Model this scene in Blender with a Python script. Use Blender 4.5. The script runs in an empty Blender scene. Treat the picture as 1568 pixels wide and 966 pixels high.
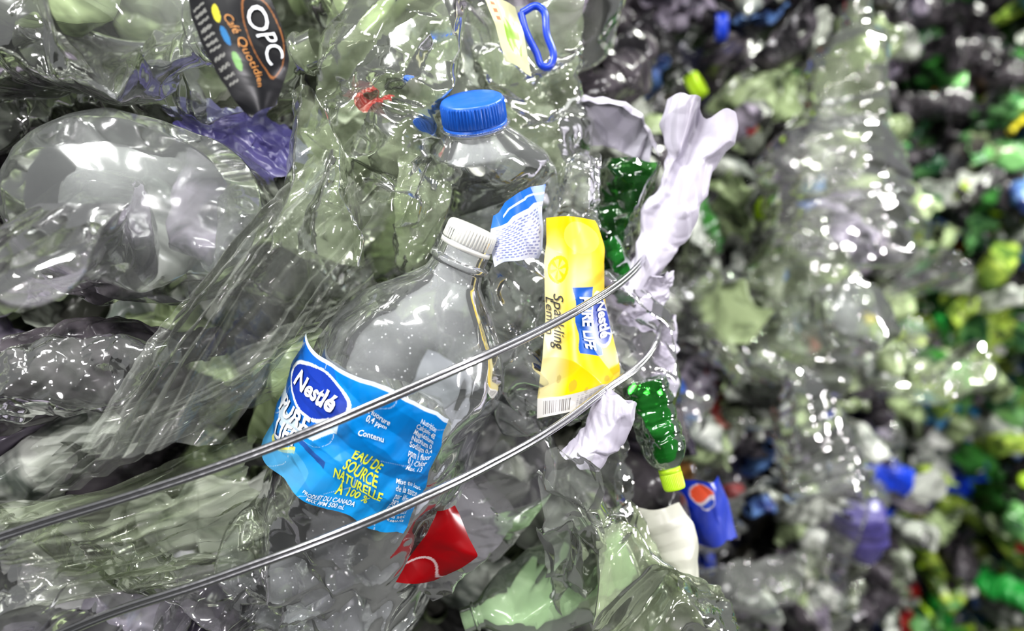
import bpy, bmesh, math, random
import numpy as np
from mathutils import Vector, Matrix

# One scene unit is ~0.45 m
sc = bpy.context.scene
sc.unit_settings.scale_length = 0.45
COL = sc.collection
PI = math.pi

# ---------------------------------------------------------------- utilities
def unit(rng):
    v = rng.normal(size=3); return v/np.linalg.norm(v)
def tri(x): return 4*np.abs(x-np.floor(x+.5))-1
def crumple(P, rng, amp, scale, n=6, warp=.35, lo=.6, hi=2.4):
    Q = P/scale
    ph = rng.uniform(0, 6.28, 3)
    Q = Q+warp*np.sin(Q[:, [1, 2, 0]]*1.7+ph)
    out = P.copy()
    for i in range(n):
        f = rng.uniform(lo, hi)
        d = unit(rng)*f; nn = unit(rng); d2 = unit(rng)*1.3
        m = np.clip(.55+.6*np.sin(Q@d2+rng.uniform(0, 6.28)), 0, 1)
        out += (amp/f)*(tri(Q@d+rng.uniform())*m)[:, None]*nn
    return out
def new_mesh(name, V, F, mat=None, smooth=True, col=None):
    me = bpy.data.meshes.new(name)
    me.from_pydata(np.asarray(V).tolist(), [], F)
    if smooth: me.polygons.foreach_set('use_smooth', [True]*len(me.polygons))
    if mat: me.materials.append(mat)
    if col is not None:
        a = me.color_attributes.new('Col', 'FLOAT_COLOR', 'POINT')
        c = np.ones((len(V), 4)); c[:, :3] = col
        a.data.foreach_set('color', c.ravel())
    me.update()
    return me
def obj(name, me, parent=None, M=None):
    o = bpy.data.objects.new(name, me); COL.objects.link(o)
    if parent: o.parent = parent
    if M is not None: o.matrix_world = M
    return o
def empty(name):
    o = bpy.data.objects.new(name, None); COL.objects.link(o); o.empty_display_size = .1
    return o
def frame(origin, down, facing=(0, -1, 0), s=1.0):
    z = -Vector(down).normalized(); y = -Vector(facing)
    x = y.cross(z).normalized(); y = z.cross(x).normalized()
    M = Matrix((x, y, z)).transposed().to_4x4()
    M.translation = Vector(origin)
    return M @ Matrix.Scale(s, 4)
def grid_faces(nr, nc, wrap=False):
    F = []
    cc = nc if wrap else nc-1
    for i in range(nr-1):
        for j in range(cc):
            k = (j+1) % nc
            F.append((i*nc+j, i*nc+k, (i+1)*nc+k, (i+1)*nc+j))
    return F

# ---------------------------------------------------------------- materials
def nt(name):
    m = bpy.data.materials.new(name); m.use_nodes = True
    t = m.node_tree; t.nodes.clear()
    return m, t, t.nodes, t.links
def bump_nodes(N, L, scale, strength, dist=.02, detail=1, ridged=False):
    tc = N.new('ShaderNodeTexCoord')
    n1 = N.new('ShaderNodeTexNoise'); n1.inputs['Scale'].default_value = scale; n1.inputs['Detail'].default_value = detail
    n1.inputs['Distortion'].default_value = .4
    L.new(tc.outputs['Object'], n1.inputs['Vector'])
    b = N.new('ShaderNodeBump'); b.inputs['Strength'].default_value = strength; b.inputs['Distance'].default_value = dist
    if ridged:   # sharp creases |noise-.5|
        a = N.new('ShaderNodeMath'); a.operation = 'SUBTRACT'; a.inputs[1].default_value = .5; L.new(n1.outputs['Fac'], a.inputs[0])
        c = N.new('ShaderNodeMath'); c.operation = 'ABSOLUTE'; L.new(a.outputs[0], c.inputs[0])
        L.new(c.outputs[0], b.inputs['Height'])
    else: L.new(n1.outputs['Fac'], b.inputs['Height'])
    return tc, n1, b
def pet(name, tint, milk=.1, edge=.4, milkcol=(.6, .63, .58), rough=.08, gloss=.85, bs=16, bstr=.35, spots=False):
    """thin clear plastic wall: see-through, slightly hazy, glossy"""
    m, t, N, L = nt(name)
    out = N.new('ShaderNodeOutputMaterial')
    tc, noi, b = bump_nodes(N, L, bs, bstr, .03, 1, True)
    tr = N.new('ShaderNodeBsdfTransparent'); tr.inputs[0].default_value = (*tint, 1)
    df = N.new('ShaderNodeBsdfDiffuse'); df.inputs[0].default_value = (*milkcol, 1)
    gl = N.new('ShaderNodeBsdfGlossy'); gl.inputs['Roughness'].default_value = rough
    lw = N.new('ShaderNodeLayerWeight'); lw.inputs['Blend'].default_value = .3
    fr = N.new('ShaderNodeFresnel'); fr.inputs['IOR'].default_value = 1.5
    for n in (gl, fr, lw): L.new(b.outputs[0], n.inputs['Normal'])
    r2 = N.new('ShaderNodeMapRange'); r2.inputs[1].default_value = .35; r2.inputs[2].default_value = .7
    r2.inputs[3].default_value = milk*.4; r2.inputs[4].default_value = milk*1.6
    L.new(noi.outputs['Fac'], r2.inputs[0])
    src = r2.outputs[0]
    if spots:
        vo = N.new('ShaderNodeTexVoronoi'); vo.inputs['Scale'].default_value = 95; L.new(tc.outputs['Object'], vo.inputs['Vector'])
        s = N.new('ShaderNodeMapRange'); s.inputs[1].default_value = .16; s.inputs[2].default_value = .10; s.inputs[3].default_value = 0; s.inputs[4].default_value = .28
        L.new(vo.outputs['Distance'], s.inputs[0])
        a0 = N.new('ShaderNodeMath'); a0.operation = 'ADD'; L.new(src, a0.inputs[0]); L.new(s.outputs[0], a0.inputs[1]); src = a0.outputs[0]
    ml = N.new('ShaderNodeMath'); ml.operation = 'MULTIPLY_ADD'; ml.inputs[1].default_value = edge; ml.use_clamp = True
    pw = N.new('ShaderNodeMath'); pw.operation = 'POWER'; pw.inputs[1].default_value = 2.0
    L.new(lw.outputs['Facing'], pw.inputs[0]); L.new(pw.outputs[0], ml.inputs[0]); L.new(src, ml.inputs[2])
    m2 = N.new('ShaderNodeMixShader')
    L.new(ml.outputs[0], m2.inputs[0]); L.new(tr.outputs[0], m2.inputs[1]); L.new(df.outputs[0], m2.inputs[2])
    gm = N.new('ShaderNodeMath'); gm.operation = 'MULTIPLY'; gm.inputs[1].default_value = gloss; gm.use_clamp = True
    L.new(fr.outputs[0], gm.inputs[0])
    m3 = N.new('ShaderNodeMixShader')
    L.new(gm.outputs[0], m3.inputs[0]); L.new(m2.outputs[0], m3.inputs[1]); L.new(gl.outputs[0], m3.inputs[2])
    L.new(m3.outputs[0], out.inputs[0])
    return m
def plastic(name, col, rough=.3, bs=12, bstr=.3, dirt_shade=.3, dirt_shade_col=(.15, .13, .11), vcol=False, vary=0, ior=1.5, ridged=False):
    m, t, N, L = nt(name)
    out = N.new('ShaderNodeOutputMaterial'); p = N.new('ShaderNodeBsdfPrincipled')
    tc, noi, b = bump_nodes(N, L, bs, bstr, .03 if ridged else .02, 1, ridged)
    n2 = N.new('ShaderNodeTexNoise'); n2.inputs['Scale'].default_value = 8; n2.inputs['Detail'].default_value = 3
    n2.inputs['Distortion'].default_value = .8 if ridged else 0
    L.new(tc.outputs['Object'], n2.inputs['Vector'])
    r = N.new('ShaderNodeMapRange'); r.inputs[1].default_value = .5-vary; r.inputs[2].default_value = .75-vary*1.5
    r.inputs[3].default_value = 0; r.inputs[4].default_value = dirt_shade
    L.new(n2.outputs['Fac'], r.inputs[0])
    mx = N.new('ShaderNodeMixRGB'); mx.inputs[2].default_value = (*dirt_shade_col, 1)
    L.new(r.outputs[0], mx.inputs[0])
    if vcol:
        a = N.new('ShaderNodeAttribute'); a.attribute_name = 'Col'; L.new(a.outputs['Color'], mx.inputs[1])
    else: mx.inputs[1].default_value = (*col, 1)
    L.new(mx.outputs[0], p.inputs['Base Color']); L.new(b.outputs[0], p.inputs['Normal'])
    p.inputs['Roughness'].default_value = rough; p.inputs['IOR'].default_value = ior
    L.new(p.outputs[0], out.inputs[0])
    return m
def dense(name, a, b_):  # heaps of layered bottle walls as one mottled, glossy plastic; dark second tone paints in gap shade
    return plastic(name, a, .19, 8, .6, 1., b_, vary=.1, ior=1.5, ridged=True)

CLEAR = pet('pet_clear', (.97, .98, .97), .07, .32, (.80, .83, .78), rough=.08, bs=6, bstr=.45)
CLEARG = pet('pet_clear_greenish', (.95, .98, .91), .09, .36, (.76, .85, .62), rough=.08, bs=6, bstr=.45)
CLEARV = pet('pet_clear_violet', (.96, .95, .97), .08, .32, (.74, .72, .78), rough=.08, bs=6, bstr=.45)
HAZY = pet('pet_hazy', (.95, .96, .96), .17, .34, (.74, .77, .76), rough=.12, bs=6, bstr=.35)
HERO = pet('pet_bottle_wall', (.97, .98, .98), .18, .58, (.80, .82, .84), rough=.07, bs=6, bstr=.2, spots=True)
FILM = pet('plastic_film', (.97, .98, .96), .07, .32, (.84, .87, .80), rough=.08, bs=7, bstr=.45)
FILMG = pet('plastic_film_green', (.88, .95, .84), .30, .4, (.52, .72, .44), rough=.12, bs=5, bstr=.2)
GREENPET = pet('pet_green', (.15, .5, .15), .4, .4, (.03, .22, .04), rough=.08)
DKGREEN = pet('pet_dark_green', (.10, .28, .08), .35, .4, (.02, .10, .02), rough=.06)
D_GREY = dense('crushed_pet_grey', (.43, .45, .40), (.04, .042, .038))
D_GREEN = dense('crushed_pet_greenish', (.47, .57, .32), (.05, .065, .035))
D_VIOLET = dense('crushed_pet_violet', (.34, .30, .37), (.035, .03, .045))
D_PALE = dense('crushed_pet_pale', (.74, .76, .70), (.14, .16, .14))
D_DARK = dense('crushed_pet_dark', (.08, .07, .08), (.010, .009, .011))
D_BOTGREEN = dense('crushed_green_pet', (.05, .20, .04), (.01, .04, .01))
D_LIME = dense('crushed_lime_pet', (.50, .64, .12), (.10, .18, .04))
D_FRESH = dense('crushed_fresh_green_pet', (.22, .48, .18), (.03, .11, .05))
D_BLUE = dense('crushed_blue_pet', (.18, .32, .62), (.03, .05, .18))
D_AMBER = dense('crushed_amber_pet', (.55, .28, .06), (.15, .07, .02))
WHITE = plastic('hdpe_white', (.48, .455, .535), .38, 9, .4, .75, (.19, .17, .215))
CREAM = plastic('hdpe_cream', (.46, .46, .40), .4, 12, .3, .3)
BLUE = plastic('plastic_blue', (.01, .05, .48), .3)
SKY = plastic('plastic_skyblue', (.03, .25, .50), .35)
GREEN = plastic('plastic_green', (.02, .28, .05), .35)
LIME = plastic('plastic_lime', (.38, .60, .02), .35)
YELLOW = plastic('plastic_yellow', (.70, .60, .03), .35)
RED = plastic('plastic_red', (.32, .01, .015), .3)
ORANGE = plastic('plastic_orange', (.65, .20, .03), .35)
BLACK = plastic('plastic_black', (.012, .012, .014), .3)
VIOLET = plastic('plastic_violet', (.07, .06, .20), .3)
CAPBLUE = plastic('cap_blue', (.004, .09, .44), .38, 40, .06, .25, (.05, .14, .45))
CAPWHITE = plastic('cap_white', (.62, .62, .58), .38, 40, .06, .2)
CAPLIME = plastic('cap_lime', (.40, .62, .02), .38, 40, .06, .1)
LABEL = plastic('printed_label', (1, 1, 1), .30, 10, .18, .15, (.4, .4, .4), vcol=True, ridged=True)
REDLABEL = plastic('printed_red_label', (1, 1, 1), .25, 10, .3, .6, (.03, .01, .01), vcol=True, ridged=True)
def ink(name, c): return plastic(name, c, .4, 30, .05, 0)
INKW = ink('ink_white', (.76, .78, .82)); INKY = ink('ink_yellow', (.72, .78, .05)); INKB = ink('ink_blue', (.01, .06, .42))
INKK = ink('ink_black', (.03, .03, .03)); INKO = ink('ink_orange', (.45, .2, .05))
def steel():
    m, t, N, L = nt('galvanised_steel')
    out = N.new('ShaderNodeOutputMaterial'); p = N.new('ShaderNodeBsdfPrincipled')
    tc, noi, b = bump_nodes(N, L, 60, .15, .003)
    p.inputs['Metallic'].default_value = 1; p.inputs['Roughness'].default_value = .25
    p.inputs['Base Color'].default_value = (.55, .55, .57, 1)
    L.new(b.outputs[0], p.inputs['Normal']); L.new(p.outputs[0], out.inputs[0]); return m
STEEL = steel()
def core_mat(name, cols, dark):
    m, t, N, L = nt(name)
    out = N.new('ShaderNodeOutputMaterial'); p = N.new('ShaderNodeBsdfPrincipled')
    tc, noi, b = bump_nodes(N, L, 10, 1.0, .06, 1, True)
    vo = N.new('ShaderNodeTexVoronoi'); vo.inputs['Scale'].default_value = 11
    L.new(tc.outputs['Object'], vo.inputs['Vector'])
    sp = N.new('ShaderNodeSeparateColor'); L.new(vo.outputs['Color'], sp.inputs[0])
    cr = N.new('ShaderNodeValToRGB'); cr.color_ramp.interpolation = 'CONSTANT'
    el = cr.color_ramp.elements
    for i, c in enumerate(cols):
        e = el[i] if i < 2 else el.new(i/len(cols))
        e.position = i/len(cols); e.color = (*[x*dark for x in c], 1)  # colours scaled down to paint the shade of deep gaps into the core
    L.new(sp.outputs[0], cr.inputs[0]); L.new(cr.outputs[0], p.inputs['Base Color'])
    p.inputs['Roughness'].default_value = .2
    L.new(b.outputs[0], p.inputs['Normal']); L.new(p.outputs[0], out.inputs[0]); return m
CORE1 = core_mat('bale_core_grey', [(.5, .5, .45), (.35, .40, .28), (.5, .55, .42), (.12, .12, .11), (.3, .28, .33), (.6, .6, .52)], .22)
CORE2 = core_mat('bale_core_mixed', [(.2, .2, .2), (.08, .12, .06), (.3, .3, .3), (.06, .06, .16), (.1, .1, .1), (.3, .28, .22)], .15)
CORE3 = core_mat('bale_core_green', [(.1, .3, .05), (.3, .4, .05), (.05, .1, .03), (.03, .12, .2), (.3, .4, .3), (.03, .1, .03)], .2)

# ---------------------------------------------------------------- generators
PROF = {
 'water': ([0, .03, .06, .065, .075, .08, .11, .16, .22, .30, .36, .93, .97, 1.0, 1.0], [.26, .26, .26, .31, .31, .27, .30, .52, .76, .94, 1.0, 1.0, .95, .75, 0]),
 'jug': ([0, .04, .045, .06, .10, .18, .26, .9, .97, 1, 1], [.36, .36, .44, .38, .55, .88, 1.0, 1.0, .93, .75, 0]),
 'tube': ([0, .1, .5, .9, 1], [1, 1, 1, 1, 1]),
 'dome': ([0, .02, .06, .14, .25, .4, 1], [0, .25, .48, .72, .9, 1, 1]),
}
def lathe_uv(L, R, kind, ribs, rd=.07):
    tt, rr = PROF[kind]
    tf = np.linspace(0, 1, 400); rf = np.interp(tf, tt, rr)
    ker = np.hanning(21); ker /= ker.sum()
    rs = np.convolve(np.pad(rf, 10, mode='edge'), ker, 'valid')
    w = np.clip((tf-.09)*30, 0, 1)*np.clip((.97-tf)*30, 0, 1) if kind in ('water', 'jug') else 0
    rf = rf*(1-w)+rs*w
    def f(th, t):
        r = np.interp(t, tf, rf)
        r = np.where(t > 1.00005, 0, r)
        if ribs:
            w = np.clip((t-.36)*20, 0, 1)*np.clip((.92-t)*20, 0, 1)
            r = r*(1-w*rd*(.5+.5*np.cos(t*ribs*6.283))**3)
        r = r*R
        return np.stack([r*np.sin(th), -r*np.cos(th), -t*L], -1)
    return f
def make_deform(seed, R, flat=(1, 1), dents=3, dent=.7, amp=.12, scale=None, n=6, bend=0, keepneck=0, fine=.0):
    def D(P):
        rng = np.random.default_rng(seed)
        Q = P.copy()
        w = np.ones(len(P)) if not keepneck else np.clip((-P[:, 2]-keepneck)/(keepneck*1.5), 0, 1)
        Q[:, 0] *= 1+(flat[0]-1)*w; Q[:, 1] *= 1+(flat[1]-1)*w
        for i in range(dents):
            a = rng.uniform(0, 6.28); d = np.array([math.cos(a), math.sin(a), rng.uniform(-.5, .5)]); d /= np.linalg.norm(d)
            zc = rng.uniform(.3, .9)*P[:, 2].min() if P[:, 2].min() < 0 else 0
            c = np.array([0, 0, zc])
            e = (Q-c)@d-R*dent*rng.uniform(.3, 1)
            Q -= (np.clip(e, 0, None)*.9*w)[:, None]*d
        C = crumple(Q, rng, amp*R, scale or R*1.7, n)
        if fine: C = crumple(C, rng, fine*R, R*.6, 5)
        Q = Q+(C-Q)*w[:, None]
        if bend: Q[:, 0] += bend*(Q[:, 2]**2)
        return Q
    return D
def bottle_mesh(name, L, R, kind='water', D=None, ribs=8, nseg=56, nt_=90, mat=None):
    f = lathe_uv(L, R, kind, ribs)
    tt = np.array(sorted(set(np.linspace(0, 1, nt_).tolist()+PROF[kind][0])))
    if kind in ('water', 'jug'): tt = np.append(tt, 1.0001)
    th = np.linspace(0, 2*PI, nseg, endpoint=False)
    T, TH = np.meshgrid(tt, th, indexing='ij')
    P = f(TH.ravel(), T.ravel())
    if kind in ('water', 'jug'): P[-nseg:, 2] += .06*L
    if D: P = D(P)
    return new_mesh(name, P, grid_faces(len(tt), nseg, True), mat), f
def sheet_mesh(name, w, h, seed, amp=.12, nx=70, ny=70, curl=0., stretch=0., mat=None):
    rng = np.random.default_rng(seed)
    u, v = np.meshgrid(np.linspace(-.5, .5, nx), np.linspace(-.5, .5, ny), indexing='ij')
    u = u.ravel(); v = v.ravel()
    edge = .07*np.sin(v*9+seed)+.05*np.sin(v*23+2*seed)
    edge2 = .07*np.sin(u*8+seed)+.05*np.sin(u*21+3*seed)
    P = np.stack([(u*(1+edge*2))*w, (v*(1+edge2*2))*h, np.zeros_like(u)], -1)
    s = min(w, h)
    if curl:
        a = P[:, 0]/w*curl; r = w/curl
        P[:, 0] = r*np.sin(a); P[:, 2] = r*np.cos(a)-r
    if stretch:
        for k in range(5):
            P[:, 2] += stretch*s/(k+1.5)*tri(P[:, 0]/s*(1.3+1.3*k)+.18*np.sin(P[:, 1]/s*3+k)+rng.uniform())*(.6+.4*np.sin(P[:, 1]/s*2+k*2))
    P = crumple(P, rng, amp*s, s*.6, 7)
    P = crumple(P, rng, amp*s*.22, s*.22, 5)
    return new_mesh(name, P, grid_faces(nx, ny), mat)
def cap_mesh(name, R, H, mat, knurl=60, nseg=240):
    prof = [(0, R*.0), (0, R*.6), (0, R*.9), (-H*.04, R*.965), (-H*.10, R*.99), (-H*.14, R), (-H*.4, R*1.01), (-H*.72, R*1.02), (-H*.76, R*1.0), (-H*.78, R*.97), (-H*.80, R*1.02), (-H*.98, R*1.03), (-H, R*.98), (-H, R*.85)]
    th = np.linspace(0, 2*PI, nseg, endpoint=False); V = []
    for i, (z, r) in enumerate(prof):
        k = .018 if 5 <= i <= 7 else 0
        rr = r*(1+k*np.sign(np.cos(knurl*th)))
        V.append(np.stack([rr*np.cos(th), rr*np.sin(th), np.full(nseg, z)], -1))
    return new_mesh(name, np.concatenate(V), grid_faces(len(prof), nseg, True), mat)
def shaped(pts):
    pts = np.array(pts, float); k = np.linspace(0, 1, len(pts))
    t = np.linspace(0, 1, 200)
    c = np.stack([np.interp(t, k, pts[:, i]) for i in range(3)], -1)
    ker = np.hanning(25); ker /= ker.sum()
    for i in range(3):
        a = np.pad(c[:, i], 12, mode='reflect', reflect_type='odd'); c[:, i] = np.convolve(a, ker, 'valid')
    return lambda v: np.stack([np.interp(v, t, c[:, i]) for i in range(3)], -1)
def ruled(left, right, bulge=0., amp=.0, seed=0, scale=.1, bdir=(0, -1, 0)):
    Lf, Rf = shaped(left), shaped(right)
    bd = np.array(bdir, float)
    def S(u, v):
        P = Lf(v)*(1-u)[:, None]+Rf(v)*u[:, None]+bulge*np.sin(PI*np.clip(u, 0, 1))[:, None]*bd
        if amp: P = crumple(P, np.random.default_rng(seed), amp, scale, 5)
        return P
    return S
def patch_obj(name, S, paint, parent=None, nu=90, nv=120, mat=None):
    u, v = np.meshgrid(np.linspace(0, 1, nu), np.linspace(0, 1, nv), indexing='ij'); u = u.ravel(); v = v.ravel()
    P = S(u, v)
    col = paint(u, v) if paint else None
    return obj(name, new_mesh(name, P, grid_faces(nu, nv), mat or LABEL, col=col), parent)
def offs(S, u, v, o):
    e = .004; P = S(u, v); a = S(u+e, v)-S(u-e, v); b = S(u, v+e)-S(u, v-e)
    n = np.cross(b, a); n /= np.linalg.norm(n, axis=1)[:, None]+1e-9
    return P+n*o
def text_geo(body, bold=0.0, shear=0, align='CENTER', xs=1.):
    cu = bpy.data.curves.new('t', 'FONT'); cu.body = body; cu.align_x = align; cu.align_y = 'CENTER'
    cu.offset = bold; cu.shear = shear; cu.resolution_u = 3; cu.space_line = .85
    o = bpy.data.objects.new('t', cu); COL.objects.link(o)
    dg = bpy.context.evaluated_depsgraph_get(); dg.update()
    me = bpy.data.meshes.new_from_object(o.evaluated_get(dg))
    bm = bmesh.new(); bm.from_mesh(me)
    bmesh.ops.triangulate(bm, faces=bm.faces)
    for k in range(3):
        ed = [e for e in bm.edges if e.calc_length() > .2]
        if ed: bmesh.ops.subdivide_edges(bm, edges=ed, cuts=1)
        bmesh.ops.triangulate(bm, faces=bm.faces)
    V = np.array([v.co[:] for v in bm.verts]).reshape(-1, 3); F = [tuple(v.index for v in f.verts) for f in bm.faces]
    bm.free(); bpy.data.objects.remove(o); bpy.data.meshes.remove(me)
    V[:, 0] *= xs
    return V, F
def text_on(name, S, body, u0, v0, size, W, H, mat, parent, rot=0, off=.0018, **k):
    V, F = text_geo(body, **k)
    x, y = V[:, 0]*size, V[:, 1]*size
    c, s = math.cos(rot), math.sin(rot)
    u = u0+(x*c-y*s)/W; v = v0-(x*s+y*c)/H
    P = offs(S, np.clip(u, .005, .995), np.clip(v, .005, .995), off)
    return obj(name, new_mesh(name, P, F, mat, smooth=False), parent)
def tube_curve(name, strands, r, mat, parent=None):
    cu = bpy.data.curves.new(name, 'CURVE'); cu.dimensions = '3D'; cu.bevel_depth = r; cu.bevel_resolution = 5; cu.resolution_u = 16
    for pts in strands:
        sp = cu.splines.new('BEZIER'); sp.bezier_points.add(len(pts)-1)
        for b, p in zip(sp.bezier_points, pts):
            b.co = p; b.handle_left_type = b.handle_right_type = 'AUTO'
    cu.materials.append(mat)
    return obj(name, cu, parent)

# ---------------------------------------------------------------- debris library
LIB_B, LIB_S = [], []
for i in range(14):
    rr = np.random.default_rng(100+i); R = .115; L = .40
    D = make_deform(i+7, R, (rr.uniform(.8, 1.15), rr.uniform(.45, .95)), 4, .75, rr.uniform(.08, .24), None, 7, bend=rr.uniform(-1, 1), keepneck=.03, fine=.03)
    me, f = bottle_mesh('crushed_bottle_%d' % i, L, R, ['water', 'jug', 'water'][i % 3], D, ribs=[0, 9, 6][i % 3], nseg=60, nt_=90, mat=CLEAR)
    LIB_B.append(me)
for i in range(10):
    LIB_S.append(sheet_mesh('torn_sheet_%d' % i, .3, .36, 40+i, .13, 54, 54, curl=[0, 1.5, 3][i % 3], stretch=.12 if i % 2 else 0, mat=FILM))
CAPM = cap_mesh('loose_cap', .045, .04, CAPBLUE, 40, 120)
def put(me, mat, parent, loc, rng, s=1., rot=None):
    o = bpy.data.objects.new(me.name, me); COL.objects.link(o); o.parent = parent
    o.location = loc; o.rotation_euler = rot if rot is not None else tuple(rng.uniform(0, 6.28, 3)); o.scale = (s, s, s)
    o.material_slots[0].link = 'OBJECT'; o.material_slots[0].material = mat
    return o
HEROZONES = [(-.44, .08, -.58, .20), (-.20, .15, .0, .45), (-.02, .30, -.30, .25)]
def fill(parent, pth, z0, z1, n, depth, mw, seed, smin=.7, smax=1.2, capmats=(), ncap=0, sheets=.3, keepout=0.):
    rng = np.random.default_rng(seed); pth = np.array(pth, float)
    seg = np.diff(pth, axis=0); ln = np.linalg.norm(seg, axis=1); cum = np.concatenate([[0], np.cumsum(ln)])
    mats = [a for a, b in mw]; wts = np.array([b for a, b in mw], float); wts /= wts.sum()
    for k in range(n+ncap):
        s = rng.uniform(0, cum[-1]); i = min(np.searchsorted(cum, s)-1, len(seg)-1); i = max(i, 0)
        p = pth[i]+seg[i]*(s-cum[i])/ln[i]; nrm = np.array([-seg[i][1], seg[i][0]])/ln[i]
        d = rng.uniform(*depth); p = p+nrm*d
        z = rng.uniform(z0, z1)
        if keepout and any(a-.12 < p[0] < b+.12 and c-.12 < z < e+.12 for a, b, c, e in HEROZONES): p = p+nrm*keepout
        if k < n:
            me = LIB_S[rng.integers(len(LIB_S))] if rng.random() < sheets else LIB_B[rng.integers(len(LIB_B))]
            put(me, mats[rng.choice(len(mats), p=wts)], parent, (p[0], p[1], z), rng, rng.uniform(smin, smax))
        else:
            p = p-nrm*(d-depth[0])
            put(CAPM, capmats[rng.integers(len(capmats))], parent, (p[0], p[1], z), rng, rng.uniform(.7, 1.1))
def core(name, poly, z0, z1, mat, parent, seed):
    pts = np.array(poly+[poly[0]], float); seg = np.diff(pts, axis=0); ln = np.linalg.norm(seg, axis=1); cum = np.concatenate([[0], np.cumsum(ln)])
    nn = 160; s = np.linspace(0, cum[-1], nn, endpoint=False)
    X = np.interp(s, cum, pts[:, 0]); Y = np.interp(s, cum, pts[:, 1])
    zz = np.linspace(z0, z1, 110); c = pts[:-1].mean(0)
    V = [np.stack([X, Y, np.full(nn, z)], -1) for z in zz]
    V = [np.stack([X*0+c[0], Y*0+c[1], np.full(nn, z0)], -1)]+V+[np.stack([X*0+c[0], Y*0+c[1], np.full(nn, z1)], -1)]
    P = np.concatenate(V)
    rng = np.random.default_rng(seed)
    P[nn:-nn] = crumple(P[nn:-nn], rng, .05, .22, 8); P[:, 2] = np.clip(P[:, 2], z0, z1+.05)
    obj(name, new_mesh(name, P, grid_faces(len(V), nn, True), mat), parent)

# ---------------------------------------------------------------- bales
FLOORZ = -2.6
front = empty('plastic_bottle_bale')
core('core', [(-2.2, .12), (-.9, .26), (0, .44), (.18, .54), (.26, 1.6), (-2.2, 1.6)], FLOORZ, 1.3, CORE1, front, 1)
fp = [(-1.5, -.08), (-.7, .10), (0, .27), (.16, .36)]
fill(front, fp, -.8, .85, 120, (.02, .14), [(D_GREY, 9), (D_GREEN, 11), (D_PALE, 7), (D_VIOLET, 3), (D_DARK, 3.4), (D_BOTGREEN, .3), (WHITE, .3)], 5, .6, 1., keepout=.07)
fill(front, fp, -.7, .75, 58, (-.05, .05), [(CLEAR, 12), (CLEARG, 10), (CLEARV, 3), (HAZY, 1), (FILM, 10)], 15, .7, 1.1, keepout=.13)
fill(front, [(.18, .36), (.22, .9)], -.9, .8, 50, (-.0, .12), [(D_GREY, 8), (D_GREEN, 6), (D_VIOLET, 6), (WHITE, 1), (BLUE, .4), (D_DARK, 8)], 6, .5, .8)
mid = empty('plastic_bottle_bale')
midp = [(.2, 1.0), (.75, 1.12), (1.35, 1.45), (1.75, 1.85), (1.85, 3.0)]
core('core', [(.0, 1.15), (.75, 1.25), (1.3, 1.6), (1.62, 1.95), (1.7, 3.1), (.0, 3.1)], FLOORZ, 2.4, CORE2, mid, 2)
caps = (CAPBLUE, CAPWHITE, RED, CAPBLUE, BLUE, CAPLIME)
fill(mid, midp, .58, 1.7, 170, (-.02, .14), [(D_DARK, 18), (D_GREY, 6), (D_VIOLET, 9), (D_BOTGREEN, 1.2), (D_GREEN, 3), (BLUE, 1.3), (BLACK, 4), (VIOLET, 2), (D_BLUE, 1.5)], 7, .5, .85, caps, 16)  # mostly dark plastics: dimmer light on the upper bale put into the colour
fill(mid, midp, -.5, .65, 200, (-.04, .14), [(D_GREY, 12), (D_GREEN, 18), (D_PALE, 8), (D_VIOLET, 6), (D_BOTGREEN, 1), (WHITE, .8), (D_DARK, 6), (D_AMBER, 1), (RED, .6), (D_BLUE, 1)], 17, .5, .9, caps, 20)
fill(mid, midp, -1.7, -.45, 210, (-.04, .14), [(D_VIOLET, 12), (D_GREY, 10), (D_DARK, 11), (D_PALE, 5), (D_GREEN, 5), (BLUE, 1.6), (D_AMBER, 1.4), (D_BLUE, 2.4), (BLACK, 2), (VIOLET, 1.4), (WHITE, 1.)], 27, .5, .9, caps, 24)
fill(mid, midp[:4], -1.2, .5, 34, (-.09, -.04), [(CLEAR, 10), (CLEARG, 10), (CLEARV, 6), (HAZY, 4)], 37, .7, 1.1)
far = empty('plastic_bottle_bale')
farp = [(2.2, 2.95), (2.6, 2.9), (3.6, 2.7), (4.6, 2.5)]
core('core', [(1.6, 3.15), (2.6, 3.05), (4.8, 2.65), (4.8, 5), (1.6, 5)], FLOORZ, 2.9, CORE3, far, 3)
fill(far, farp, -2.5, 2.7, 540, (-.10, .12), [(GREEN, 5), (LIME, 6), (YELLOW, 5), (SKY, 5), (BLUE, 4), (D_PALE, 20), (D_GREEN, 22), (D_LIME, 20), (D_FRESH, 18), (WHITE, 5), (D_BLUE, 8), (ORANGE, 2), (RED, 1.4), (D_DARK, 20), (D_BOTGREEN, 12)], 8, .6, 1.15, (CAPBLUE, CAPWHITE, YELLOW, CAPLIME), 40)
fill(far, [(2.3, 2.92), (3.05, 2.80)], .7, 2.4, 60, (-.18, -.05), [(D_DARK, 14), (BLACK, 6), (D_BOTGREEN, 4)], 9, .6, 1.1)  # dark pieces stand in for the shaded gap between the bales

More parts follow.
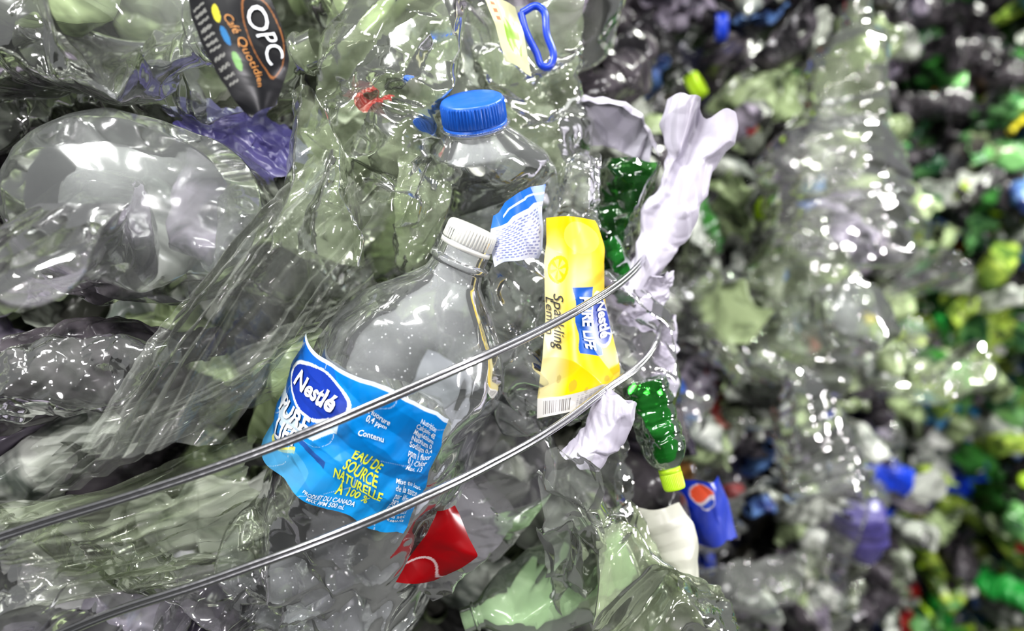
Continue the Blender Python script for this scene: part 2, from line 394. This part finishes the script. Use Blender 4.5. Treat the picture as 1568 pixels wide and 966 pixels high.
# ---------------------------------------------------------------- water bottle (white cap, blue label)
R, L = .148, .64
Dw = make_deform(3, R, (1., .92), 0, 1, .035, .12, 5, keepneck=.05)
def D_main(P):
    Q = Dw(P)
    k = np.clip((-Q[:, 2]-.46)/.18, 0, 1)[:, None]
    C = crumple(Q, np.random.default_rng(12), .035, .12, 7)
    Q = Q+(C-Q)*k
    k = np.clip((-Q[:, 2]-.16)/.1, 0, 1)[:, None]
    C = crumple(Q, np.random.default_rng(19), .0022, .06, 6)
    Q = Q+(C-Q)*k
    d = np.array([.9, -.3, -.1]); d /= np.linalg.norm(d); e = (Q-np.array([0, 0, -.30]))@d-.118
    Q -= (np.clip(e, 0, None)*.8*np.exp(-((Q[:, 2]+.27)/.05)**2))[:, None]*d
    return Q
me, fA = bottle_mesh('water_bottle', L, R, 'water', D_main, 0, 140, 240, HERO)
MA = frame((-.060, -.03, .120), (-.262, .12, -.575))
wb = obj('water_bottle', me, None, MA)
obj('cap', cap_mesh('cap', .038, .036, CAPWHITE, 48), wb).location = (0, 0, .012)
th0, th1, t0, t1 = -1.22, .58, .350, .650
def SA(u, v):
    th = th0+u*(th1-th0)+.08*np.sin(v*2.2+.2)*u
    t = t0+v*(t1-t0)+.012*np.sin(u*7)+.005*np.sin(u*17)*v
    P = fA(th, t); r = 1.03+.12*np.clip(.28-u, 0, 1)/.28
    P[:, :2] *= (r if np.ndim(r) == 0 else r[:, None])
    return D_main(P)
def mixc(a, b, m): return a*(1-m[:, None])+np.array(b)*m[:, None]
def paintA(u, v):
    c = np.tile([.0, .20, .55], (len(u), 1))
    c = mixc(c, (.01, .10, .44), (u < .34+.1*np.sin(v*6))*(v < .72)*.75)
    c = mixc(c, (.02, .33, .70), np.clip((v-.45)*3, 0, 1)*.6)
    m = np.abs(v-(.50+.10*np.sin(u*9))) < .05; c = mixc(c, (.65, .75, .8), (m & (u < .5))*.85)
    m = np.abs(v-(.70+.06*np.sin(u*11+1))) < .03; c = mixc(c, (.02, .05, .25), (m & (u < .5))*.8)
    m = np.abs(v-.78-.05*np.sin(u*13)) < .025; c = mixc(c, (.75, .7, .1), (m & (u > .06) & (u < .3))*.9)
    m = ((v > .80+.05*np.sin(u*15)) & (u < .42)); c = mixc(c, (.10, .40, .65), m*.6)
    c = mixc(c, (.8, .83, .85), (v < .03)*.8)
    cr = np.abs(np.sin(u*9+v*5)+.5*np.sin(v*13-u*4)) < .014; c = mixc(c, (.75, .8, .86), cr*.6)
    e = ((u-.27)/.240)**2+((v-.26)/.19)**2
    c = mixc(c, (.8, .83, .87), (e < 1.0)*1.); c = mixc(c, (.012, .045, .34), (e < .82)*1.)
    return c
patch_obj('label', SA, paintA, wb, 240, 200)
def SAb(u, v):
    th = .70+u*2.5; P = fA(th, .36+v*.27); P[:, :2] *= .985; return D_main(P)
patch_obj('label_reverse_side', SAb, lambda u, v: np.tile([.58, .60, .66], (len(u), 1)), wb, 90, 60)
WA = R*(th1-th0)*1.04; HA = L*(t1-t0)
T = lambda n, b, u, v, s, m, **k: text_on(n, SA, b, u, v, s, WA, HA, m, wb, **k)
T('label_logo_text', 'Nestlé', .27, .265, .040, INKW, bold=.03, xs=.84)
T('label_name_text', 'PURE\nLIFE', .18, .60, .036, INKW, rot=.08, bold=.03, shear=.2, xs=.85)
T('label_origin_text', 'EAU DE\nSOURCE\nNATURELLE\nÀ 100 %', .68, .70, .0215, INKY, bold=.02, xs=.60)
T('label_fine_text', 'Nutrition\nCalcium 48\nMagnésium\nNatrium 0\nSodium 0,4\nppm · fluor\n0,1 Chlor\nMax. 13', .90, .27, .0105, INKW, bold=.008, xs=.68)
T('label_fine_text', 'Mise en bout.\nde la source\npar Waters\n382 Canada\nRecyclez ici\nAu frais sec\nwww.eau.ca', .91, .74, .0105, INKW, bold=.008, xs=.62)
T('label_fine_text', 'Fluorure\n0,4 ppm\n\nContenu', .66, .28, .012, INKW, bold=.01, xs=.8)
T('label_fine_text', 'PRODUIT DU CANADA\nMAX. PPM 500 mL', .58, .94, .009, INKW, bold=.01, xs=.8)

# ---------------------------------------------------------------- bottle with blue cap
Db = make_deform(21, .125, (1.0, .95), 2, .85, .08, .10, 6, keepneck=.055, fine=.02)
me, fB = bottle_mesh('drink_bottle', .48, .125, 'jug', Db, 0, 120, 180, HERO)
jb = obj('drink_bottle', me, None, frame((-.059, -.005, .312), (.10, .56, -.76)))
obj('cap', cap_mesh('cap', .0485, .044, CAPBLUE, 60), jb).location = (0, 0, .018)
SL = ruled([(-.030, -.03, .150), (-.031, -.03, .125), (-.030, -.03, .10), (-.025, -.03, .07)], [(.048, .005, .205), (.050, .005, .17), (.050, .01, .135), (.040, .01, .09)], .02, .003, 4, .06)
def paintL(u, v):
    c = np.tile([.46, .49, .62], (len(u), 1)); c = mixc(c, (.01, .12, .48), (v < .30)*1.)
    c = mixc(c, (.55, .6, .75), (np.abs(v-.15) < .02)*(u > .2)*.7)
    g = (np.sin(v*150) > .1)*(np.sin(u*60+np.floor(v*24)*3) > -.5)*(v > .36)*(v < .95)*(u > .08)*(u < .92)
    return mixc(c, (.12, .14, .35), g*.85)
patch_obj('torn_bottle_label', SL, paintL, None, 120, 200)

# ---------------------------------------------------------------- crushed bottle with yellow label
cb = empty('crushed_lemon_water_bottle')
SC = ruled([(.052, .005, .150), (.049, .0, .083), (.053, .0, .003), (.044, .005, -.077), (.038, .01, -.160)],
           [(.128, .02, .148), (.151, .04, .108), (.147, .04, .030), (.158, .04, -.035), (.176, .045, -.090), (.160, .03, -.124)], .028, .006, 9, .10)
def paintC(u, v):
    c = np.tile([.74, .52, .0], (len(u), 1))
    c = mixc(c, (.66, .60, .34), np.clip((.33-u)*6, 0, 1)*np.clip(v*5-.3, 0, 1)*.85)
    c = mixc(c, (.78, .72, .40), np.exp(-((u-.55)**2/.05+(v-.38)**2/.02))*.7)
    c = mixc(c, (.80, .66, .12), (((u-.6)/.30)**2+((v-.13)/.10)**2 < 1)*.7)
    e = ((u-.20)/.15)**2+((v-.29)/.062)**2; c = mixc(c, (.75, .40, .0), (e < 1)*1.); c = mixc(c, (.85, .66, .12), (e < .55)*(np.sin(np.arctan2(v-.29, (u-.2)*.4)*6) > -.3)*1.)
    c = mixc(c, (.52, .50, .48), (v > .895)*1.)
    c = mixc(c, (.10, .09, .09), (v > .91)*(v < .985)*(u > .08)*(u < .40)*(np.sin(u*260) > 0)*1.)
    c = mixc(c, (.26, .24, .26), (v > .91)*(v < .98)*(u > .48)*(np.sin(v*600) > 0)*(np.sin(u*120) > -.6)*.8)
    q = (v > .37)*(v < .69); c = mixc(c, (.01, .10, .44), q*(np.abs(u-.62-.15*(v-.52)) < .155+.02*np.sin(v*40))*1.)
    e = ((u-.86)/.15)**2+((v-.52)/.125)**2; c = mixc(c, (.75, .75, .75), (e < 1.15)*1.); c = mixc(c, (.012, .05, .36), (e < .9)*1.)
    sm = (np.sin(u*31+v*17)+np.sin(u*13-v*41)+np.sin(v*29+2)) > 1.9; c = mixc(c, (.28, .22, .05), (sm & (v > .68))*.45)
    return c
patch_obj('label', SC, paintC, cb, 150, 240)
WC, HC = .115, .30
T = lambda n, b, u, v, s, m, **k: text_on(n, SC, b, u, v, s, WC, HC, m, cb, **k)
T('label_brand_text', 'Nestlé', .86, .52, .024, INKW, rot=-PI/2+.05, bold=.03, xs=.8)
T('label_name_text', 'PURE LIFE', .62, .53, .026, INKW, rot=-PI/2+.05, bold=.03, shear=.2, xs=.66)
T('label_flavour_text', 'Sparkling', .20, .53, .024, INKK, rot=-PI/2, shear=.25, xs=.95)
T('label_flavour_text', 'Lemon', .07, .50, .020, INKK, rot=-PI/2, shear=.25)
Dc = make_deform(33, .10, (1.05, .55), 3, .8, .24, .12, 8, fine=.04)
me, f = bottle_mesh('shell', .33, .105, 'water', Dc, 7, 100, 130, CLEAR)
obj('shell', me, cb, frame((-.01, .06, .15), (.10, .05, -.95)))
me, f = bottle_mesh('shell_end', .20, .085, 'tube', make_deform(35, .085, (1, .6), 3, .7, .24, .12, 8, fine=.04), 5, 80, 70, CLEARV)
obj('shell_end', me, cb, frame((.20, .10, .08), (.02, .1, -.95)))

# ---------------------------------------------------------------- baling wires
def wire(name, pts):
    A = [(x, y, z+.0032) for x, y, z in pts]; B = [(x, y+.001, z-.0032) for x, y, z in pts]
    return tube_curve(name, [A, B], .0036, STEEL)
wire('baling_wire', [(-1.25, .0, -.50), (-.95, -.12, -.40), (-.70, -.15, -.298), (-.622, -.145, -.272), (-.455, -.145, -.220), (-.303, -.150, -.166), (-.196, -.155, -.122), (-.074, -.13, -.070), (.043, -.075, -.019), (.125, -.035, .025), (.186, .03, .064), (.232, .12, .105), (.262, .35, .13), (.27, .9, .14)])
wire('baling_wire', [(-1.05, -.02, -.68), (-.75, -.12, -.50), (-.556, -.135, -.400), (-.372, -.14, -.335), (-.194, -.135, -.270), (-.117, -.115, -.241), (-.032, -.08, -.208), (.062, -.04, -.164), (.142, -.0, -.115), (.22, .06, -.07), (.265, .15, -.02), (.285, .4, .02), (.29, .9, .02)])

# ---------------------------------------------------------------- white crushed bottle, right edge
def white_tube(P):
    Q = P.copy(); t = -Q[:, 2]/.32
    Q[:, :2] *= (1.0-.55*t)[:, None]; Q[:, 1] *= .55
    Q[:, :2] *= (1-.16*np.exp(-((t-.45)/.04)**2)-.10*np.exp(-((t-.27)/.03)**2)-.12*np.exp(-((t-.68)/.03)**2))[:, None]
    Q[:, 0] += .02*np.sin(t*3)
    Q[:, 1] += .034*np.exp(-((Q[:, 0]-.004)/.014)**2)*(Q[:, 1] < 0)*np.clip(1-t*1.1, 0, 1)
    Q = crumple(Q, np.random.default_rng(8), .007, .09, 6, .2, .7, 1.6)
    Q = crumple(Q, np.random.default_rng(9), .0022, .035, 5)
    x = Q[:, 0]/.064
    Q[:, 2] += (.020-.030*np.exp(-((x-.15)/.22)**2)-.022*np.clip(np.abs(x)-.75, 0, 1)*3)*np.clip(1-t*1.5, 0, 1)**2
    return Q
me, f = bottle_mesh('crushed_white_bottle', .32, .062, 'tube', white_tube, 0, 140, 150, WHITE)
obj('crushed_white_bottle', me, None, frame((.320, .10, .340), (-.112, .02, -.29)))
S = ruled([(.080, .15, .350), (.110, .13, .375), (.170, .13, .377), (.232, .15, .355), (.268, .18, .295)], [(.092, .2, .312), (.128, .2, .325), (.172, .2, .318), (.222, .2, .305), (.255, .2, .275)], .035, .006, 5, .07, (0, -.5, 1))
patch_obj('torn_white_bottle_rim', S, None, None, 60, 120, WHITE)
def scrap(name, mat, loc, rot, w, h, seed, amp=.16, curl=0, stretch=0, n=80):
    o = obj(name, sheet_mesh(name, w, h, seed, amp, n, n, curl, stretch, mat)); o.location = loc; o.rotation_euler = rot; return o
def crushed(name, mat, o, d, L, R, seed, amp=.25, flat=(1, .6), kind='water', ribs=7, dents=4, facing=(0, -1, 0), bend=0, cap=None, nseg=110, nt_=150, fine=.035):
    me, f = bottle_mesh(name, L, R, kind, make_deform(seed, R, flat, dents, .75, amp, None, 8, bend, keepneck=.03 if kind not in ('tube', 'dome') else 0, fine=fine), ribs, nseg, nt_, mat)
    b = obj(name, me, None, frame(o, d, facing))
    if cap: obj('cap', cap_mesh('cap', R*.30+.006, .034, cap, 40), b).location = (0, 0, .01)
    return b
crushed('white_plastic_scrap', WHITE, (.248, .12, .085), (-.25, .05, -.9), .11, .036, 61, .2, (1, .5), 'tube', 0, 2)
crushed('white_plastic_scrap', WHITE, (.158, -.02, -.120), (-.30, .02, -.5), .115, .034, 62, .2, (1.1, .5), 'tube', 4, 2)
crushed('white_plastic_scrap', WHITE, (.272, .16, .0), (.05, .05, -.9), .15, .022, 63, .2, (1, .5), 'tube', 0, 2)
crushed('crushed_green_bottle', DKGREEN, (.235, .15, .27), (-.07, .03, -.20), .22, .062, 64, .22, (1, .7), 'tube')
crushed('crushed_green_bottle', GREENPET, (.18, .12, .14), (.3, .1, -.8), .12, .03, 65, .2, (1, .6), 'tube')
crushed('green_bottle', GREENPET, (.258, .04, -.268), (-.16, .10, .62), .17, .038, 66, .06, (1, .8), cap=CAPLIME, dents=1)
scrap('red_plastic_scrap', RED, (-.225, .02, .34), (1.4, .4, .3), .06, .04, 67, .1)

# red-label soda bottle (under the label bottle)
sb = crushed('crushed_soda_bottle', CLEARV, (.045, .07, -.12), (-.17, .05, -.26), .34, .12, 70, .05, (1, .8), 'water', 0, 3, fine=.015)
SR = ruled([(-.172, -.03, -.392), (-.150, -.03, -.355), (-.125, -.04, -.320), (-.110, -.04, -.285)], [(-.115, -.03, -.392), (-.075, -.03, -.372), (-.050, -.03, -.355), (-.085, -.03, -.280)], .008, .002, 6, .09)
rl = patch_obj('torn_red_label', SR, lambda u, v: mixc(np.tile([.24, .002, .005], (len(u), 1)), (.5, .42, .42), (np.abs(v-.25-.15*np.sin(u*5)) < .02)*.8), None, 80, 90, REDLABEL)
text_on('label_script_text', SR, 'Cola', .52, .55, .034, .07, .11, INKW, rl, rot=.1, shear=.4, bold=.0)
crushed('crushed_clear_bottle', CLEARV, (-.02, -.0, -.28), (-.18, .02, -.16), .18, .06, 76, .12, (1, .5), 'tube', 4, 3)

# ribbed crushed clear bottles, lower right
crushed('crushed_clear_bottle', CLEAR, (.02, .0, -.17), (.13, .05, -.40), .42, .055, 72, .30, (1.1, .6), 'tube', 14, 4)
crushed('crushed_clear_bottle', CLEARG, (.12, .02, -.30), (.15, .02, -.25), .36, .095, 73, .30, (1.1, .6), 'water', 12, 4)
crushed('crushed_clear_bottle', CLEAR, (.14, .08, -.14), (.02, .1, -.3), .22, .065, 74, .25, (1.1, .6), 'tube', 10, 4)
crushed('crushed_green_tinted_bottle', FILMG, (-.08, .06, -.50), (.30, .05, .10), .30, .075, 75, .05, (1, .8), 'water', 0, 2, fine=0)
S = ruled([(.205, .10, -.325), (.215, .10, -.36), (.235, .10, -.41), (.27, .11, -.445)], [(.29, .12, -.325), (.312, .12, -.36), (.325, .12, -.41), (.330, .12, -.465)], .02, .003, 7, .08)
patch_obj('flattened_milk_bottle', S, None, None, 60, 80, CREAM)
S = ruled([(.340, .30, -.335), (.350, .30, -.385), (.378, .30, -.465)], [(.435, .32, -.335), (.462, .32, -.395), (.472, .32, -.465)], .03, .010, 8, .1)
def paintP(u, v):
    c = np.tile([.005, .03, .36], (len(u), 1)); e = ((u-.35)/.24)**2+((v-.3)/.24)**2
    c = mixc(c, (.5, .46, .5), (e < 1)*1.); c = mixc(c, (.60, .08, .03), ((e < .85) & (v < .32+.08*np.sin(u*9)))*1.); return mixc(c, (.01, .05, .38), ((e < .85) & (v > .40+.06*np.sin(u*9)))*1.)
patch_obj('blue_soda_label', S, paintP, None, 70, 70)

# ---------------------------------------------------------------- black label (top left)
S = ruled([(-.394, -.18, .387), (-.384, -.18, .347), (-.368, -.18, .312), (-.342, -.175, .266), (-.321, -.17, .244)],
          [(-.311, -.18, .427), (-.296, -.18, .392), (-.279, -.175, .347), (-.273, -.17, .312), (-.291, -.17, .256)], .010, .003, 3, .08)
def paintK(u, v):
    c = np.tile([.008, .008, .010], (len(u), 1)); e = ((u-.78)/.20)**2+((v-.52)/.30)**2
    c = mixc(c, (.25, .10, .03), ((e < 1) & (e > .88))*1.)
    c = mixc(c, (.15, .35, .05), (((u-.86)/.10)**2+((v-.16)/.06)**2 < 1)*1.)
    c = mixc(c, (.50, .45, .03), (((u-.33)/.05)**2+((v-.25)/.06)**2 < 1)*1.)
    c = mixc(c, (.02, .13, .30), (((u-.33)/.04)**2+((v-.42)/.08)**2 < 1)*1.)
    c = mixc(c, (.10, .26, .05), (((u-.33)/.05)**2+((v-.60)/.06)**2 < 1)*1.)
    c = mixc(c, (.30, .30, .28), (np.sin(v*110) > .3)*(u > .05)*(u < .22)*(v > .1)*(v < .75)*(np.sin(u*90+v*300) > -.4)*.8)
    return c
bk = patch_obj('black_coffee_label', S, paintK, None, 130, 150)
text_on('label_brand_text', S, 'OPC', .78, .52, .034, .105, .165, INKW, bk, rot=-PI/2+.1, bold=.0)
text_on('label_fine_text', S, 'Café Quotidien', .50, .56, .015, .105, .165, INKO, bk, rot=-PI/2+.1, shear=.3)

# ---------------------------------------------------------------- large clear things, left
crushed('crushed_water_jug', HAZY, (-.52, -.16, .15), (-.2, 1, .1), .42, .165, 80, .045, (1.15, .9), 'dome', 0, 1, (0, 0, 1), nseg=160, fine=.018)
crushed('crushed_water_jug', CLEAR, (-.40, -.08, .40), (-1, .1, .10), .50, .12, 81, .12, (1, .8), 'jug', 5, 3, nseg=120)
crushed('crushed_clear_bottle', CLEARG, (-.30, .02, .42), (-1, .3, -.25), .45, .11, 82, .15, (1, .8), 'water', 6, 3)
crushed('crushed_clear_bottle', CLEARG, (-.17, .02, .52), (-.25, .1, -1), .36, .10, 83, .22, (1.1, .7), 'tube', 6, 4)
crushed('crushed_clear_bottle', CLEARG, (.02, .12, .56), (.1, .1, -1), .34, .10, 84, .14, (1, .7), 'tube', 5, 3)
crushed('crushed_clear_bottle', CLEARG, (-.22, -.03, .30), (-.25, .1, -1), .22, .085, 85, .28, (1.1, .7), 'tube', 0, 4)
crushed('crushed_clear_bottle', CLEARG, (-.15, .02, .24), (-.1, .1, -1), .20, .05, 86, .28, (1.1, .7), 'tube', 0, 4)
crushed('crushed_clear_bottle', CLEAR, (.10, .09, .27), (.0, .1, -1), .16, .045, 87, .25, (1.1, .7), 'tube', 6, 3)
def long_film(name, mat, left, right, seed, bulge=.05, amp=.02):
    S = ruled(left, right, bulge, 0, seed)
    nu, nv = 120, 220
    u, v = np.meshgrid(np.linspace(0, 1, nu), np.linspace(0, 1, nv), indexing='ij'); u = u.ravel(); v = v.ravel()
    P = S(u, v); rng = np.random.default_rng(seed)
    for k in range(8):
        P[:, 1] += amp/(k*.6+1)*tri(u*(1.2+1.3*k)+.12*np.sin(v*5+k*2)+rng.uniform())*(.5+.5*np.sin(v*4+k))
    P = crumple(P, rng, .006, .07, 6)
    return obj(name, new_mesh(name, P, grid_faces(nu, nv), mat))
long_film('plastic_film_sheet', FILM, [(-.30, -.03, .24), (-.40, -.06, .12), (-.50, -.10, -.03), (-.57, -.12, -.18)], [(-.18, .0, .16), (-.27, -.03, .04), (-.34, -.06, -.08), (-.40, -.10, -.17)], 90, .04, .03)
long_film('plastic_film_sheet', FILM, [(-.22, .03, .10), (-.33, .0, .0), (-.46, -.08, -.10), (-.62, -.12, -.16)], [(-.20, .05, -.02), (-.28, .03, -.10), (-.42, -.05, -.15), (-.60, -.12, -.24)], 91, .03, .03)
long_film('plastic_film_sheet', CLEARG, [(-.40, -.02, -.18), (-.47, -.06, -.20), (-.56, -.09, -.24), (-.72, -.1, -.26)], [(-.33, .02, -.36), (-.40, -.04, -.38), (-.48, -.08, -.38), (-.66, -.1, -.40)], 92, .03, .04)
crushed('crushed_clear_bottle', CLEARV, (-.27, .06, -.36), (-.3, .1, -.6), .32, .09, 88, .15, (1.1, .7), 'water', 8, 3)
crushed('crushed_clear_bottle', CLEARV, (-.54, -.03, -.36), (.2, .1, -.3), .28, .09, 89, .18, (1.1, .7), 'water', 8, 3)
crushed('crushed_clear_bottle', CLEARV, (-.72, -.1, -.28), (.4, .1, -.35), .30, .09, 93, .18, (1.1, .7), 'water', 8, 3)
crushed('crushed_dark_bottle', D_DARK, (-.46, .03, -.04), (-1, -.15, -.2), .38, .09, 94, .12, (.8, .8), 'water', 5, 3)
crushed('crushed_clear_bottle', CLEAR, (-.48, -.06, -.05), (-1, -.1, -.25), .30, .07, 96, .12, (.8, .8), 'water', 7, 3)
scrap('violet_plastic_scrap', VIOLET, (-.44, .06, .29), (1.4, .3, .3), .20, .09, 95, .08)
S = ruled([(-.045, .02, .50), (-.028, .02, .46), (-.010, .03, .40)], [(.005, .05, .50), (.020, .05, .45), (.032, .05, .385)], .01, .003, 3, .1)
def paintG(u, v):
    c = np.tile([.46, .46, .28], (len(u), 1)); c = mixc(c, (.20, .35, .03), (((u-.55)/.25)**2+((v-.6)/.22)**2 < 1+.5*np.sin(u*20))*1.)
    return mixc(c, (.5, .1, .03), (np.abs(u-.2) < .06)*(np.sin(v*50) > 0)*(v < .45)*.9)
patch_obj('torn_fruit_label', S, paintG, None, 60, 80)
tube_curve('blue_jug_handle', [[(.015, .08, .505), (.045, .08, .515), (.058, .08, .47), (.066, .08, .42), (.054, .08, .415), (.040, .08, .44), (.023, .08, .475), (.015, .08, .505)]], .006, BLUE)

# ---------------------------------------------------------------- tall clear bottles of the middle bale
for i, (o_, d_, L_, R_, m_) in enumerate([((1.10, .95, 1.0), (.03, .1, -1), .62, .17, CLEARG), ((1.02, .98, .72), (.1, .1, -1), .55, .22, CLEARV), ((1.0, 1.0, .35), (-.1, .1, -1), .6, .2, CLEARG), ((.75, .9, -.1), (.5, .1, -.8), .5, .16, CLEAR), ((1.15, 1.15, -.5), (.3, .1, -.8), .5, .17, CLEARV)]):
    o = crushed('crushed_clear_bottle', m_, o_, d_, L_, R_, 110+i, .12, (1, .8), 'water', 8, 3)

# ---------------------------------------------------------------- floor & hall wall
def floor_mat(name, c):
    m, t, N, L = nt(name); out = N.new('ShaderNodeOutputMaterial'); p = N.new('ShaderNodeBsdfPrincipled')
    tc, noi, b = bump_nodes(N, L, 3, .2); p.inputs['Base Color'].default_value = (*c, 1); p.inputs['Roughness'].default_value = .8
    L.new(b.outputs[0], p.inputs['Normal']); L.new(p.outputs[0], out.inputs[0]); return m
obj('floor', new_mesh('floor', [(-8, -8, FLOORZ), (12, -8, FLOORZ), (12, 8, FLOORZ), (-8, 8, FLOORZ)], [(0, 1, 2, 3)], floor_mat('concrete', (.12, .12, .12))))
obj('wall_back', new_mesh('wall_back', [(-8, 8, FLOORZ), (12, 8, FLOORZ), (12, 8, 9), (-8, 8, 9)], [(0, 1, 2, 3)], floor_mat('wall_paint', (.10, .11, .10))))

# ---------------------------------------------------------------- lights
def area(name, loc, tgt, sx, sy, e, c):
    l = bpy.data.lights.new(name, 'AREA'); l.shape = 'RECTANGLE'; l.size = sx; l.size_y = sy; l.energy = e; l.color = c
    o = obj(name, l); o.location = loc; o.rotation_euler = (Vector(tgt)-Vector(loc)).to_track_quat('-Z', 'Y').to_euler()
area('hall_and_fill_lamp', (-1.3, -1.2, 1.7), (-.4, 0, 0), .8, .12, 62, (.98, 1, .96))
area('hall_and_fill_lamp', (-.1, -1.5, 1.9), (0, 0, 0), .8, .12, 40, (1, 1, .97))
area('hall_and_fill_lamp', (1.5, -1.2, 2.0), (.6, .5, 0), .7, .10, 34, (1, .98, .99))
area('hall_and_fill_lamp', (-1.2, -1.9, .3), (0, 0, 0), .2, .2, 18, (1, .97, .99))  # added fill lamp behind the camera, gives small glints
area('hall_and_fill_lamp', (1.1, -1.9, .1), (.1, .0, -.1), .18, .18, 13, (1, .96, 1))  # added small hard lamp near camera height, for sharper highlights
area('hall_and_fill_lamp', (3.2, .6, 3.6), (2.8, 2.8, .2), 1.2, .3, 270, (.97, 1, .90))
area('hall_and_fill_lamp', (2.6, -.6, -.2), (1.5, 1.8, -.2), .4, .4, 54, (1, .97, .98))  # added low fill lamp that brightens the middle bale
w = bpy.data.worlds.new('hall'); sc.world = w; w.use_nodes = True
w.node_tree.nodes['Background'].inputs[0].default_value = (.93, .95, .95, 1); w.node_tree.nodes['Background'].inputs[1].default_value = .20

# ---------------------------------------------------------------- camera
cam = bpy.data.cameras.new('camera'); cam.lens = 20; cam.sensor_width = 36; cam.clip_start = .01
co = obj('camera', cam); co.location = (0, -.87, 0); co.rotation_euler = (PI/2, 0, 0)
cam.dof.use_dof = True; cam.dof.focus_distance = .82; cam.dof.aperture_fstop = 1.05
sc.camera = co
sc.view_settings.view_transform = 'Standard'
try: sc.view_settings.look = 'Medium High Contrast'
except Exception as e: print(e)
sc.view_settings.exposure = -.02
cy = sc.cycles
cy.transparent_max_bounces = 8; cy.max_bounces = 3; cy.diffuse_bounces = 1; cy.glossy_bounces = 2; cy.transmission_bounces = 2
